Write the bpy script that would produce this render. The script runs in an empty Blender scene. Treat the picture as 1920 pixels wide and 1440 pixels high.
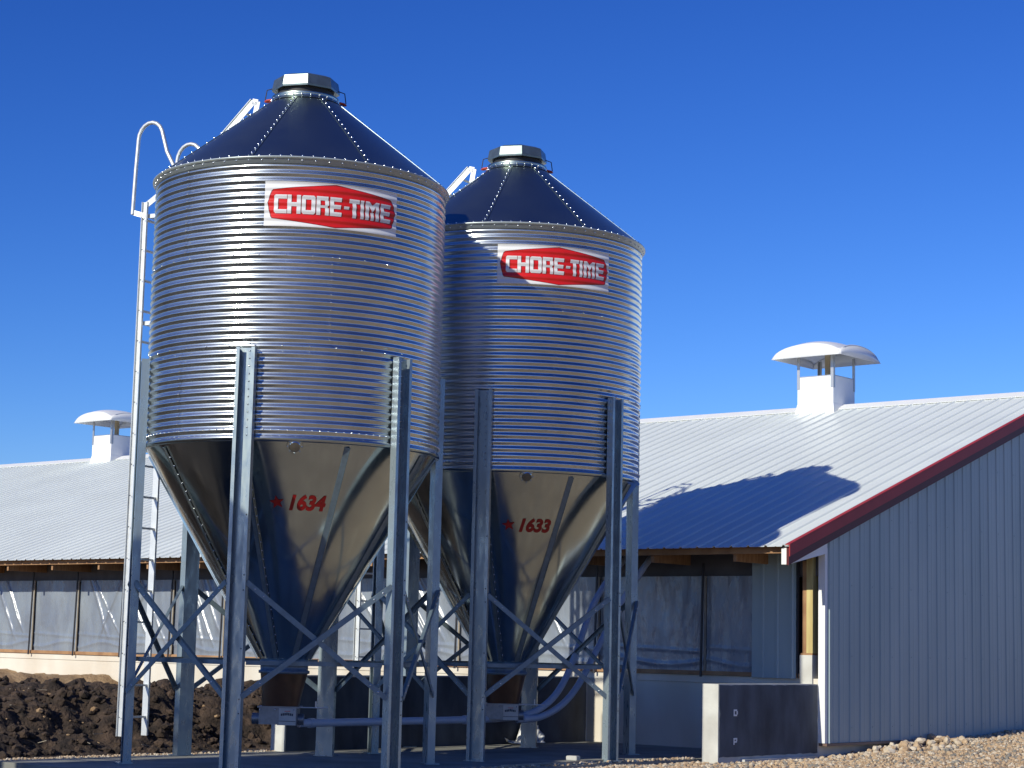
import bpy, bmesh, math, random
from math import sin, cos, pi, radians, sqrt, atan2
from mathutils import Vector, Matrix, noise
random.seed(7)
S = bpy.context.scene
COL = S.collection

# ------------------------------------------------------------------ camera
PITCH, ROLL, EYE = 0.13328, 0.0229, 1.122
fw = Vector((0, cos(PITCH), sin(PITCH))); up0 = Vector((0, -sin(PITCH), cos(PITCH))); rt0 = Vector((1, 0, 0))
rt = cos(ROLL)*rt0 + sin(ROLL)*up0; up = -sin(ROLL)*rt0 + cos(ROLL)*up0
cd = bpy.data.cameras.new('camera'); cam = bpy.data.objects.new('camera', cd); COL.objects.link(cam)
m = Matrix((rt, up, -fw)).transposed().to_4x4(); m.translation = Vector((0, 0, EYE)); cam.matrix_world = m
cd.sensor_width = 36; cd.lens = 3668.2/1920*36; cd.clip_start = .1; cd.clip_end = 5000
S.camera = cam

# ------------------------------------------------------------------ sky, sun, exposure
SUN_AZ, SUN_EL = radians(-42.7), radians(27.8)
sd = Vector((sin(SUN_AZ)*cos(SUN_EL), -cos(SUN_AZ)*cos(SUN_EL), sin(SUN_EL)))
w = bpy.data.worlds.new('World'); S.world = w; w.use_nodes = True
nt = w.node_tree; nt.nodes.clear()
sky = nt.nodes.new('ShaderNodeTexSky'); sky.sky_type = 'NISHITA'; sky.sun_disc = False
sky.sun_elevation = SUN_EL; sky.sun_rotation = atan2(sd.x, sd.y) % (2*pi)
sky.altitude = 600; sky.air_density = 1.0; sky.dust_density = 0.15; sky.ozone_density = 2.5
# deeper, polarised-looking blue: one power curve per colour channel of the sky
sep = nt.nodes.new('ShaderNodeSeparateColor'); cmb = nt.nodes.new('ShaderNodeCombineColor')
bg = nt.nodes.new('ShaderNodeBackground'); bg.inputs[1].default_value = .1
wo = nt.nodes.new('ShaderNodeOutputWorld')
nt.links.new(sky.outputs[0], sep.inputs[0])
for i_, (g_, k_) in enumerate(((2.0, 11.3), (1.62, 10.6), (1.3, 14.9))):
    a_ = nt.nodes.new('ShaderNodeMath'); a_.operation = 'MULTIPLY'; a_.inputs[1].default_value = .1
    b_ = nt.nodes.new('ShaderNodeMath'); b_.operation = 'POWER'; b_.inputs[1].default_value = g_
    c_ = nt.nodes.new('ShaderNodeMath'); c_.operation = 'MULTIPLY'; c_.inputs[1].default_value = k_
    nt.links.new(sep.outputs[i_], a_.inputs[0]); nt.links.new(a_.outputs[0], b_.inputs[0]); nt.links.new(b_.outputs[0], c_.inputs[0]); nt.links.new(c_.outputs[0], cmb.inputs[i_])
nt.links.new(cmb.outputs[0], bg.inputs[0]); nt.links.new(bg.outputs[0], wo.inputs[0])
sl = bpy.data.lights.new('sun', 'SUN'); sl.energy = 4.7; sl.angle = radians(.5); sl.color = (1, .96, .82)
so = bpy.data.objects.new('sun', sl); COL.objects.link(so); so.rotation_euler = (-sd).to_track_quat('-Z', 'Y').to_euler(); so.location = (-8, -8, 12)
S.view_settings.view_transform = 'Standard'; S.view_settings.look = 'None'; S.view_settings.exposure = 0.0; S.view_settings.gamma = 1

# ------------------------------------------------------------------ materials
def mat(name, col=(.5, .5, .5), rough=.5, metal=0.0, var=0.0, vscale=3.0, bump=0.0, bscale=20.0, rvar=0.0, rscale=8.0,
        col2=None, rough2=None, mixf=.5, spec=.5, coords='Object', stretch=None, detail=5.0, bdist=.01, trans=0.0, contrast=(.35, .65), coat=0):
    M = bpy.data.materials.new(name); M.use_nodes = True; t = M.node_tree; b = t.nodes['Principled BSDF']; L = t.links.new
    b.inputs['Base Color'].default_value = (*col, 1); b.inputs['Roughness'].default_value = rough; b.inputs['Metallic'].default_value = metal
    b.inputs['Specular IOR Level'].default_value = spec
    if trans: b.inputs['Transmission Weight'].default_value = trans
    if coat: b.inputs['Coat Weight'].default_value = coat
    tc = t.nodes.new('ShaderNodeTexCoord'); src = tc.outputs[coords]
    if stretch:
        mp = t.nodes.new('ShaderNodeMapping'); mp.inputs['Scale'].default_value = stretch; L(src, mp.inputs[0]); src = mp.outputs[0]
    def nz(sc, d=detail):
        n = t.nodes.new('ShaderNodeTexNoise'); n.inputs['Scale'].default_value = sc; n.inputs['Detail'].default_value = d; L(src, n.inputs['Vector']); return n.outputs['Fac']
    def rng(s, a, bb, lo=contrast[0], hi=contrast[1]):
        r = t.nodes.new('ShaderNodeMapRange'); r.inputs[1].default_value = lo; r.inputs[2].default_value = hi; r.inputs[3].default_value = a; r.inputs[4].default_value = bb; L(s, r.inputs[0]); return r.outputs[0]
    if var or col2:
        c2 = col2 or tuple(c*(1-var) for c in col)
        mx = t.nodes.new('ShaderNodeMix'); mx.data_type = 'RGBA'; mx.inputs[6].default_value = (*col, 1); mx.inputs[7].default_value = (*c2, 1)
        L(rng(nz(vscale), 0, 1), mx.inputs[0]); L(mx.outputs[2], b.inputs['Base Color'])
    if rvar: L(rng(nz(rscale, 4), max(.02, rough-rvar), rough+rvar), b.inputs['Roughness'])
    if bump:
        bp = t.nodes.new('ShaderNodeBump'); bp.inputs['Strength'].default_value = bump; bp.inputs['Distance'].default_value = bdist
        L(nz(bscale), bp.inputs['Height']); L(bp.outputs[0], b.inputs['Normal'])
    if rough2:   # second, broader zinc lobe
        b2 = t.nodes.new('ShaderNodeBsdfPrincipled'); b2.inputs['Roughness'].default_value = rough2; b2.inputs['Metallic'].default_value = 1
        for nm in ('Base Color', 'Normal'):
            if b.inputs[nm].links: L(b.inputs[nm].links[0].from_socket, b2.inputs[nm])
        if not b.inputs['Base Color'].links: b2.inputs['Base Color'].default_value = (*col, 1)
        mxs = t.nodes.new('ShaderNodeMixShader'); mxs.inputs[0].default_value = mixf; L(b.outputs[0], mxs.inputs[1]); L(b2.outputs[0], mxs.inputs[2]); L(mxs.outputs[0], t.nodes['Material Output'].inputs[0])
    return M

galv = mat('galvanized_wall', (.70, .74, .74), .21, 1, var=.18, vscale=2.5, rvar=.04, rscale=2, rough2=.46, mixf=.24)
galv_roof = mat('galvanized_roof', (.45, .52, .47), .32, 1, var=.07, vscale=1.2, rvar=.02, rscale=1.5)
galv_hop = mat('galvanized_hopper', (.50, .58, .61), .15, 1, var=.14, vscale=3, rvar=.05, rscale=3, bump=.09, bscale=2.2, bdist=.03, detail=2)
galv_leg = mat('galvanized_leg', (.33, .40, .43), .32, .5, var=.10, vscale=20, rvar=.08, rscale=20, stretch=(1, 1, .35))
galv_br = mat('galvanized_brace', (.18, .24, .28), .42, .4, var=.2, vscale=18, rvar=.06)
galv_lad = mat('galvanized_ladder', (.70, .72, .72), .45, .6, var=.1, vscale=12)
ring_m = mat('galvanized_ring', (.46, .52, .53), .35, .4, var=.1, vscale=10)
bolt_m = mat('bolt_zinc', (.75, .77, .80), .22, 1)
lid_m = mat('lid_steel', (.20, .25, .25), .32, .7, var=.3, vscale=10)
dark_m = mat('dark_gap', (.02, .02, .022), .6)
red_m = mat('red_latch', (.45, .05, .02), .5)
white_dec = mat('white_decal', (.78, .78, .77), .35, 0, var=.06, vscale=6)
red_dec = mat('red_decal', (.66, .015, .012), .35, 0, var=.1, vscale=9)
dred_dec = mat('dark_red_edge', (.20, .006, .010), .4)
num_m = mat('red_numerals', (.30, .006, .006), .45)
boot_m = mat('brown_boot', (.10, .045, .022), .35, 0, var=.4, vscale=7)
box_m = mat('unloader_steel', (.30, .31, .33), .45, .7, var=.2, vscale=20)
lab_m = mat('paper_label', (.55, .54, .50), .5, var=.1, vscale=20)
labk_m = mat('label_ink', (.05, .06, .08), .5)
pvc_m = mat('pvc_pipe', (.46, .52, .60), .35, 0, var=.1, vscale=4)
conc = mat('concrete', (.60, .60, .56), .85, 0, col2=(.44, .43, .39), vscale=2.5, bump=.3, bscale=30, bdist=.008)
conc_cream = mat('foundation_concrete', (.68, .64, .55), .85, 0, col2=(.58, .51, .41), vscale=1.4, bump=.25, bscale=22, bdist=.008, stretch=(1, 1, .5))
pad_m = mat('pad_concrete', (.29, .29, .26), .85, 0, col2=(.19, .19, .165), vscale=2.0, bump=.35, bscale=35, bdist=.008)
tar_m = mat('damp_proof_tar', (.095, .115, .14), .7, 0, col2=(.028, .034, .046), vscale=3.2, bump=.3, bscale=14, stretch=(1, 1, .5), contrast=(.3, .7))
roof_m = mat('white_roof_steel', (.72, .76, .73), .36, 0, var=.06, vscale=.7, rvar=.05, rscale=.8, spec=.35)
trimw = mat('white_trim', (.80, .80, .78), .4, var=.05, vscale=4)
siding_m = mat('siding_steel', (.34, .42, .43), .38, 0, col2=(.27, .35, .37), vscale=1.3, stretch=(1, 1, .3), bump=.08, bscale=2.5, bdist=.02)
redtrim = mat('maroon_trim', (.40, .035, .038), .5, 0, spec=.3, var=.15, vscale=3)
wood = mat('framing_wood', (.40, .23, .11), .75, 0, col2=(.27, .14, .065), vscale=5, stretch=(1, 6, 1), bump=.2, bscale=40, bdist=.003)
wood_y = mat('yellow_pine', (.55, .47, .20), .75, 0, col2=(.45, .35, .14), vscale=4, stretch=(5, 5, .6), bump=.2, bscale=40, bdist=.003)
insul = mat('soffit_dark', (.13, .10, .075), .9, var=.3, vscale=6)
head_m = mat('header_board', (.12, .12, .13), .8, var=.3, vscale=4)
film = mat('plastic_film', (.25, .28, .31), .29, 0, col2=(.17, .19, .23), vscale=3.2, bump=.8, bscale=6, bdist=.03, stretch=(1, 1, .35), spec=1.0, rvar=.06)
batten_m = mat('pale_batten', (.34, .29, .22), .8, 0, col2=(.24, .21, .17), vscale=8)
cord_m = mat('black_cord', (.03, .03, .035), .5)
vent_w = mat('vent_fibreglass', (.84, .84, .83), .32, var=.04, vscale=4)
vent_s = mat('vent_post_steel', (.45, .46, .47), .4, .7)
soil_m = mat('dark_soil', (.085, .054, .036), .95, 0, col2=(.020, .013, .009), vscale=7, bump=.9, bscale=22, bdist=.04, contrast=(.3, .65))
sand_m = mat('sandy_soil', (.40, .27, .15), .95, 0, col2=(.27, .17, .09), vscale=4, bump=.8, bscale=25, bdist=.03)
gravel_g = mat('tan_gravel_ground', (.43, .33, .22), .95, 0, col2=(.25, .18, .12), vscale=14, bump=1, bscale=55, bdist=.03, detail=8)
stone_m = mat('pale_limestone', (.52, .38, .24), .9, 0, col2=(.34, .23, .14), vscale=9, bump=.4, bscale=30, bdist=.01, coords='Object')
stone_w = mat('white_limestone', (.60, .52, .41), .9, 0, col2=(.46, .36, .25), vscale=7, bump=.4, bscale=20, bdist=.01)

# ------------------------------------------------------------------ mesh helpers
class MB:
    def __init__(s): s.v = []; s.f = []; s.sm = []; s.mi = []
    def add(s, vs, fs, smooth=False, mi=0):
        o = len(s.v); s.v += [tuple(v) for v in vs]; s.f += [tuple(i+o for i in f) for f in fs]; s.sm += [smooth]*len(fs); s.mi += [mi]*len(fs); return s
    def box(s, a, b, mi=0):
        x0, y0, z0 = (min(a[i], b[i]) for i in range(3)); x1, y1, z1 = (max(a[i], b[i]) for i in range(3))
        return s.add([(x0,y0,z0),(x1,y0,z0),(x1,y1,z0),(x0,y1,z0),(x0,y0,z1),(x1,y0,z1),(x1,y1,z1),(x0,y1,z1)],
              [(0,3,2,1),(4,5,6,7),(0,1,5,4),(1,2,6,5),(2,3,7,6),(3,0,4,7)], mi=mi)
    def obox(s, p, q, w_, h_, side, mi=0):
        """bar from p to q; width w_ along side vector, thickness h_ along the third axis"""
        p, q = Vector(p), Vector(q); d = (q-p).normalized(); sv = Vector(side); sv = (sv-d*sv.dot(d)).normalized(); n = d.cross(sv)
        vs = []
        for c in (p, q):
            for a, b in ((-1,-1),(1,-1),(1,1),(-1,1)): vs.append(c+sv*a*w_/2+n*b*h_/2)
        return s.add(vs, [(0,3,2,1),(4,5,6,7),(0,1,5,4),(1,2,6,5),(2,3,7,6),(3,0,4,7)], mi=mi)
    def prof(s, pts, p, q, U, V, closed=True, cap=True, smooth=False, mi=0):
        """extrude 2-D profile (u,v) from p to q"""
        p, q, U, V = Vector(p), Vector(q), Vector(U), Vector(V); n = len(pts)
        vs = [c+U*u+V*v for c in (p, q) for u, v in pts]
        fs = [(i, (i+1) % n, n+(i+1) % n, n+i) for i in range(n if closed else n-1)]
        if cap and closed: fs += [tuple(range(n-1, -1, -1)), tuple(range(n, 2*n))]
        return s.add(vs, fs, smooth, mi)
    def tube(s, pts, r, n=10, mi=0, cap=True):
        pts = [Vector(p) for p in pts]; vs = []; fs = []; prev = None
        for i, p in enumerate(pts):
            d = (pts[min(i+1, len(pts)-1)]-pts[max(i-1, 0)]).normalized()
            if prev is None: a = d.orthogonal().normalized()
            else: a = (prev-d*prev.dot(d)).normalized()
            prev = a; b = d.cross(a)
            vs += [p+(a*cos(2*pi*k/n)+b*sin(2*pi*k/n))*r for k in range(n)]
        for i in range(len(pts)-1):
            for k in range(n): fs.append((i*n+k, i*n+(k+1) % n, (i+1)*n+(k+1) % n, (i+1)*n+k))
        s.add(vs, fs, True, mi)
        if cap:
            s.add(vs[:n], [tuple(range(n-1, -1, -1))], mi=mi); s.add(vs[-n:], [tuple(range(n))], mi=mi)
        return s
    def lathe(s, prof, n=64, a0=0, smooth=True, mi=0, cx=0, cy=0):
        vs = [(cx+r*cos(a0+2*pi*k/n), cy+r*sin(a0+2*pi*k/n), z) for r, z in prof for k in range(n)]
        fs = [(i*n+k, i*n+(k+1) % n, (i+1)*n+(k+1) % n, (i+1)*n+k) for i in range(len(prof)-1) for k in range(n)]
        return s.add(vs, fs, smooth, mi)
    def dome(s, p, nrm, r, h, k=6, mi=0):
        p, nrm = Vector(p), Vector(nrm).normalized(); a = nrm.orthogonal().normalized(); b = nrm.cross(a)
        vs = [p+(a*cos(2*pi*i/k)+b*sin(2*pi*i/k))*r for i in range(k)]+[p+nrm*h*.7+(a*cos(2*pi*i/k)+b*sin(2*pi*i/k))*r*.75 for i in range(k)]+[p+nrm*h]
        fs = [(i, (i+1) % k, k+(i+1) % k, k+i) for i in range(k)]+[(k+i, k+(i+1) % k, 2*k) for i in range(k)]
        return s.add(vs, fs, True, mi)
    def grid(s, rows, smooth=True, mi=0):
        n = len(rows[0]); vs = [p for r in rows for p in r]
        fs = [(i*n+j, i*n+j+1, (i+1)*n+j+1, (i+1)*n+j) for i in range(len(rows)-1) for j in range(n-1)]
        return s.add(vs, fs, smooth, mi)
    def build(s, name, mats, parent=None, label=None):
        me = bpy.data.meshes.new(name); me.from_pydata(s.v, [], s.f); me.update()
        me.polygons.foreach_set('use_smooth', s.sm); me.polygons.foreach_set('material_index', s.mi)
        for m_ in (mats if isinstance(mats, (list, tuple)) else [mats]): me.materials.append(m_)
        o = bpy.data.objects.new(name, me); COL.objects.link(o)
        if parent: o.parent = parent
        if label: o['label'] = label
        return o
def empty(name, loc, rz=0):
    o = bpy.data.objects.new(name, None); COL.objects.link(o); o.location = loc; o.rotation_euler = (0, 0, rz); o.empty_display_size = .3; return o
def tag(o, label=None, cat=None, group=None, kind=None):
    if label: o['label'] = label
    if cat: o['category'] = cat
    if group: o['group'] = group
    if kind: o['kind'] = kind
    return o
def copy_tree(o, parent=None):
    c = o.copy(); COL.objects.link(c); c.parent = parent
    if parent: c.matrix_parent_inverse = o.matrix_parent_inverse
    for ch in list(o.children): copy_tree(ch, c)
    return c

# ------------------------------------------------------------------ flat shapes wrapped on curved metal
def wrap(polys, fn, gu, gv):
    """2-D polygons (u,v in metres) cut into a grid of gu x gv, then mapped by fn(u,v) -> 3-D"""
    bm = bmesh.new()
    for poly in polys:
        vs = [bm.verts.new((u, v, 0)) for u, v in poly]; bm.faces.new(vs)
    bmesh.ops.triangulate(bm, faces=bm.faces[:])
    us = [v.co.x for v in bm.verts]; vv = [v.co.y for v in bm.verts]
    for ax, lo, hi, g in ((0, min(us), max(us), gu), (1, min(vv), max(vv), gv)):
        k = math.ceil(lo/g)
        while k*g < hi:
            co = (k*g, 0, 0) if ax == 0 else (0, k*g, 0); no = (1, 0, 0) if ax == 0 else (0, 1, 0)
            bmesh.ops.bisect_plane(bm, geom=bm.verts[:]+bm.edges[:]+bm.faces[:], plane_co=co, plane_no=no); k += 1
    bm.verts.index_update()
    V = [fn(v.co.x, v.co.y) for v in bm.verts]; F = [tuple(v.index for v in f.verts) for f in bm.faces]
    bm.free(); return V, F
def R4(x0, y0, x1, y1): return [(x0, y0), (x1, y0), (x1, y1), (x0, y1)]
def block_letter(ch, x, y, w_, h_, t):
    """blocky sign capitals made of bars; t = stroke"""
    X, Y = x+w_, y+h_; r = []
    c = t*.38; LB = [(x+c, y), (x+t, y), (x+t, Y), (x+c, Y), (x, Y-c), (x, y+c)]; RB = [(X-t, y), (X-c, y), (X, y+c), (X, Y-c), (X-c, Y), (X-t, Y)]
    if ch == 'C': r = [LB, R4(x+t, Y-t, X, Y), R4(x+t, y, X, y+t)]
    if ch == 'H': r = [R4(x, y, x+t, Y), R4(X-t, y, X, Y), R4(x+t, y+h_/2-t/2, X-t, y+h_/2+t/2)]
    if ch == 'O': r = [LB, RB, R4(x+t, y, X-t, y+t), R4(x+t, Y-t, X-t, Y)]
    if ch == 'R': r = [R4(x, y, x+t, Y), R4(x+t, Y-t, X-t*.2, Y), R4(X-t, y+h_/2+t*.1, X, Y-t), R4(x+t, y+h_/2-t*.5, X-t*.3, y+h_/2+t*.1), R4(X-t*.95, y, X-t*.0, y+h_/2-t*.5)]
    if ch == 'E': r = [R4(x, y, x+t, Y), R4(x+t, Y-t, X, Y), R4(x+t, y, X, y+t), R4(x+t, y+h_/2-t/2, X-t*.2, y+h_/2+t/2)]
    if ch == 'T': r = [R4(x, Y-t, X, Y), R4(x+w_/2-t/2, y, x+w_/2+t/2, Y-t)]
    if ch == 'I': r = [R4(x, y, X, Y)]
    if ch == '-': r = [R4(x, y+h_/2-t*.35, X, y+h_/2+t*.35)]
    if ch == 'M':
        q = w_/2; r = [R4(x, y, x+t, Y), R4(X-t, y, X, Y), [(x+t, Y), (x+t, Y-t*1.1), (x+q, y+h_*.42), (x+q, Y-t*.9)], [(x+q, Y-t*.9), (x+q, y+h_*.42), (X-t, Y-t*1.1), (X-t, Y)], R4(x+q-t*.45, y, x+q+t*.45, y+h_*.42)]
    return r
def text_mesh(txt, size, shear=.0, offset=0.0):
    c = bpy.data.curves.new('txt', 'FONT'); c.body = txt; c.size = size; c.shear = shear; c.offset = offset; c.resolution_u = 4
    o = bpy.data.objects.new('txt', c); COL.objects.link(o)
    dg = bpy.context.evaluated_depsgraph_get(); me = o.evaluated_get(dg).to_mesh()
    polys = [[(me.vertices[i].co.x, me.vertices[i].co.y) for i in p.vertices] for p in me.polygons]
    o.evaluated_get(dg).to_mesh_clear(); bpy.data.objects.remove(o); return polys

# ------------------------------------------------------------------ the feed bin
ZB, ZE, ZR, RC = 2.8806, 5.3822, 6.262, .313
ZT, ZC, RH, R = 3.670, .942, .222, 1.372
PIT, AMP = (ZE-ZB)/37, .0084
LEG_A = [0.327+k*pi/3 for k in range(6)]
def rw(z): return R+AMP*cos(2*pi*(z-ZB)/PIT)
def pol(a, r, z): return Vector((r*cos(a), r*sin(a), z))
def rh(z): return RH+(z-ZC)*(R-.004-RH)/(ZB-ZC)          # hopper radius
def rr_(z): return 1.405+(z-ZE-.01)*(RC-1.405)/(ZR-ZE-.01)  # roof radius

def make_wall(root):
    m = MB(); n = 10
    ring = (ZE-ZB)/3
    for k in range(3):
        z0, z1 = ZB+k*ring, ZB+(k+1)*ring+(.02 if k < 2 else 0)
        for j in range(3):
            a0 = radians((-132.5 if k != 1 else -72)+120*j); span = radians(121.2); na = 84
            nz_ = int((z1-z0)/PIT*n)
            rows = []
            for i in range(nz_+1):
                z = z0+(z1-z0)*i/nz_
                rows.append([pol(a0+span*q/na, rw(z)+.0022*(q/na)+.0016*(k % 2)+.0016*noise.noise(Vector((q*.09, i*.012, k*7+j*3)))+.0005*noise.noise(Vector((q*.35, i*.06, k*7+j*3))), z) for q in range(na+1)])
            m.grid(rows)
            # vertical seam bolts
            c = 0
            z = z0+PIT*.5
            while z < z1-.02:
                zz = ZB+round((z-ZB)/PIT)*PIT
                m.dome(pol(a0+.010, rw(zz)+.003, zz), pol(a0, 1, 0), .0075, .006, mi=1); z += PIT
    for k, zz, step in ((0, ZB+PIT*1, 3), (1, ZB+ring-PIT*.3, 10), (2, ZB+2*ring-PIT*.3, 10)):
        zz = ZB+round((zz-ZB)/PIT)*PIT
        for d in range(0, 360, step): m.dome(pol(radians(d+1.3), rw(zz)+.002, zz), pol(radians(d+1.3), 1, 0), .009, .007, mi=1)
    return m.build('corrugated_wall', [galv, bolt_m], root)

def make_roof(root):
    m = MB(); na = 160
    rows = []
    for i in range(13):
        z = ZE+.01+(ZR-ZE-.01)*i/12
        rows.append([pol(2*pi*q/na, rr_(z), z) for q in range(na+1)])
    m.grid(rows)
    nrm_z = (1.405-RC)/(ZR-ZE)
    for k in range(8):
        a = radians(-59+45*k)
        for s_, wd in ((0, .045),):
            p0, p1 = pol(a+.012, rr_(ZE+.01)+.004, ZE+.012), pol(a+.05, rr_(ZR)+.004, ZR)
            tg = Vector((-sin(a), cos(a), 0)); m.obox(p0, p1, .05, .004, tg)
        for i in range(15):
            f = (i+.6)/15.2; z = ZE+.02+(ZR-ZE-.02)*f; ai = a+.01*(1-f)+.04*f
            m.dome(pol(ai, rr_(z)+.006, z+.004), pol(a, 1, nrm_z*0.9), .0105, .010, mi=1)
    r = m.build('roof', [galv_roof, bolt_m], root)
    # eave ring
    e = MB(); e.lathe([(R-.01, ZE-.045), (1.386, ZE-.045), (1.388, ZE-.002), (1.412, ZE+.002), (1.412, ZE+.012), (1.36, ZE+.03)], 160)
    for d in range(0, 72): e.dome(pol(radians(d*5+1), 1.388, ZE-.02), pol(radians(d*5+1), 1, 0), .0095, .008, mi=1)
    for d in range(0, 90): e.dome(pol(radians(d*4), 1.39, ZE+.022), pol(radians(d*4), 1, 1), .009, .010, mi=1)
    e.build('eave_ring', [ring_m, bolt_m], root)
    # collar and lid
    c = MB(); c.lathe([(RC+.035, ZR-.02), (RC+.005, ZR+.005), (RC, ZR+.03), (RC+.012, ZR+.045), (RC-.03, ZR+.047), (RC-.03, ZR-.02)], 64)
    for d in range(24): c.dome(pol(radians(d*15), RC+.012, ZR+.012), pol(radians(d*15), 1, .3), .009, .012, mi=1)
    col_ = c.build('collar', [galv_roof, bolt_m], root)
    g = MB(); g.lathe([(RC-.045, ZR+.04), (RC-.045, ZR+.145)], 48); g.build('collar_neck', dark_m, col_)
    l = MB(); l.lathe([(.22, ZR+.113), (RC+.012, ZR+.105), (RC+.014, ZR+.122), (RC-.004, ZR+.218), (.24, ZR+.246), (.0005, ZR+.262)], 8, a0=radians(-104+22.5), smooth=False)
    lid = l.build('lid', lid_m, root)
    for sgn, aa in ((1, -174), (-1, 4)):
        h = MB(); a = radians(aa); tg = Vector((-sin(a), cos(a), 0)); p = pol(a, RC+.01, ZR+.02)
        h.tube([p-tg*.035, p+pol(a, .05, -.01)-tg*.03, p+pol(a, .065, -.015), p+pol(a, .05, -.01)+tg*.03, p+tg*.035], .009, 8)
        h.tube([pol(a, RC, ZR+.14), pol(a, RC+.06, ZR+.12), pol(a, RC+.075, ZR+.02)], .005, 6, mi=1)
        h.build('latch', [red_m, dark_m], lid)
    return r

def make_hopper(root):
    m = MB(); na = 180; rows = []
    for i in range(25):
        z = ZC+(ZB-ZC)*i/24
        rows.append([pol(2*pi*q/na, rh(z)+.004*noise.noise(Vector((cos(2*pi*q/na)*1.6, sin(2*pi*q/na)*1.6, z*1.1))), z) for q in range(na+1)])
    m.grid(rows)
    m.lathe([(R+.012, ZB-.004), (R+.012, ZB-.022), (R-.02, ZB-.03)], 160)
    for k in range(9):
        a = radians(-62.6+40*k); tg = Vector((-sin(a), cos(a), 0)); n_ = Vector((cos(a)*1.94, sin(a)*1.94, -1.15)).normalized()
        p0, p1 = pol(a, rh(ZC+.03), ZC+.03)+n_*.010, pol(a, rh(ZB-.05), ZB-.05)+n_*.012
        m.obox(p0, p1, .052, .006, (tg+n_*.30).normalized(), mi=2); m.obox(p0+tg*.022+n_*.006, p1+tg*.022+n_*.006, .006, .022, tg)
        for i in range(24):
            f = (i+.8)/25; p = p0.lerp(p1, f)
            m.dome(p+tg*.024-n_*.008, n_, .008, .008, mi=1)
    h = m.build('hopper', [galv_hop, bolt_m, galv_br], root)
    a = radians(-82.8); z = ZB-.065; n_ = Vector((cos(a)*1.94, sin(a)*1.94, -1.15)).normalized()
    s = MB(); c = pol(a, rh(z), z); t1 = Vector((-sin(a), cos(a), 0)); t2 = n_.cross(t1)
    def disc(r0, r1, h0, h1, mi):
        n = 20
        vs = [c+(t1*cos(2*pi*k/n)+t2*sin(2*pi*k/n))*r+n_*hh for r, hh in ((r0, h0), (r1, h1)) for k in range(n)]
        s.add(vs, [(k, (k+1) % n, n+(k+1) % n, n+k) for k in range(n)], True, mi)
    disc(.075, .073, 0, .012, 0); disc(.073, .052, .012, .014, 0); disc(.052, .046, .014, .020, 0); disc(.046, .001, .020, .024, 1)
    for k in range(8): s.dome(c+(t1*cos(pi*k/4)+t2*sin(pi*k/4))*.063+n_*.012, n_, .008, .008, mi=0)
    s.build('sight_glass', [galv_hop, mat('clear_port', (.10, .09, .07), .12, 0, spec=.8)], h)
    return h

def make_leg(k, root):
    a = LEG_A[k]; ra = Vector((cos(a), sin(a), 0)); tg = Vector((-sin(a), cos(a), 0)); th = .005
    W, D, Lp = .086, .073, .032; r0 = 1.384
    outer = [(-W, 0), (W, 0), (W, D), (W-Lp, D), (W-Lp, D-th), (W-th, D-th), (W-th, th), (-W+th, th), (-W+th, D-th), (-W+Lp, D-th), (-W+Lp, D), (-W, D)]
    m = MB(); n = len(outer)
    vs = [ra*(r0+v)+tg*u+Vector((0, 0, z)) for z in (0.012, ZT) for u, v in outer]
    fs = [(i, (i+1) % n, n+(i+1) % n, n+i) for i in range(n)]
    for q in ((0, 1, 6, 7), (1, 2, 5, 6), (2, 3, 4, 5), (0, 7, 8, 11), (8, 9, 10, 11)):
        fs += [q, tuple(n+i for i in reversed(q))]
    m.add(vs, fs)
    # stiffening groove down each lip and bolts in the web
    for z in range(13):
        zz = ZB+.02+z*PIT
        for sx in (.018,): m.dome(ra*(r0+th)+tg*sx+Vector((0, 0, zz)), ra, .0085, .008, mi=1)
    for z in (.5, .62, 1.05, 1.55, 1.68, 2.2):
        m.dome(ra*(r0+D)+tg*(W-.016)+Vector((0, 0, z)), ra, .007, .005, mi=2)
    # foot plate
    m.prof([(-.10, -.02), (.10, -.02), (.10, .12), (-.10, .12)], ra*r0+Vector((0, 0, .001)), ra*r0+Vector((0, 0, .012)), tg, ra)
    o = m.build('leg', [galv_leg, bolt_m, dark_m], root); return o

def make_frame(root):
    def at(k, side, z, rad=1.44): # flange side of leg k facing leg k+1 (side=1) or k-1
        a = LEG_A[k % 6]; return pol(a, rad, z)+Vector((-sin(a), cos(a), 0))*(.086*side)
    for k in range(6):
        mid = (LEG_A[k]+pi/6); n_ = Vector((cos(mid), sin(mid), 0))
        for j, (za, zb) in enumerate(((1.62, .64), (.64, 1.62))):
            p = at(k, 1, za, 1.43+.02*j)+n_*.012*(j); q = at(k+1, -1, zb, 1.43+.02*j)+n_*.012*j
            m = MB(); d = (q-p).normalized(); s = n_.cross(d)
            m.obox(p, q, .046, .005, s); m.obox(p+s*.022-n_*.014, q+s*.022-n_*.014, .028, .004, n_)
            for f in (.06, .12, .88, .94): m.dome(p.lerp(q, f)+n_*.003, n_, .008, .006, mi=1)
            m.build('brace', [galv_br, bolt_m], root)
        p, q = at(k, 1, .93, 1.36), at(k+1, -1, .93, 1.36)
        m = MB(); m.obox(p, q, .036, .005, (0, 0, 1)); m.obox(p+Vector((0, 0, .018))-n_*.016, q+Vector((0, 0, .018))-n_*.016, .032, .004, n_)
        m.build('strut', [galv_br, bolt_m], root)

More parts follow.
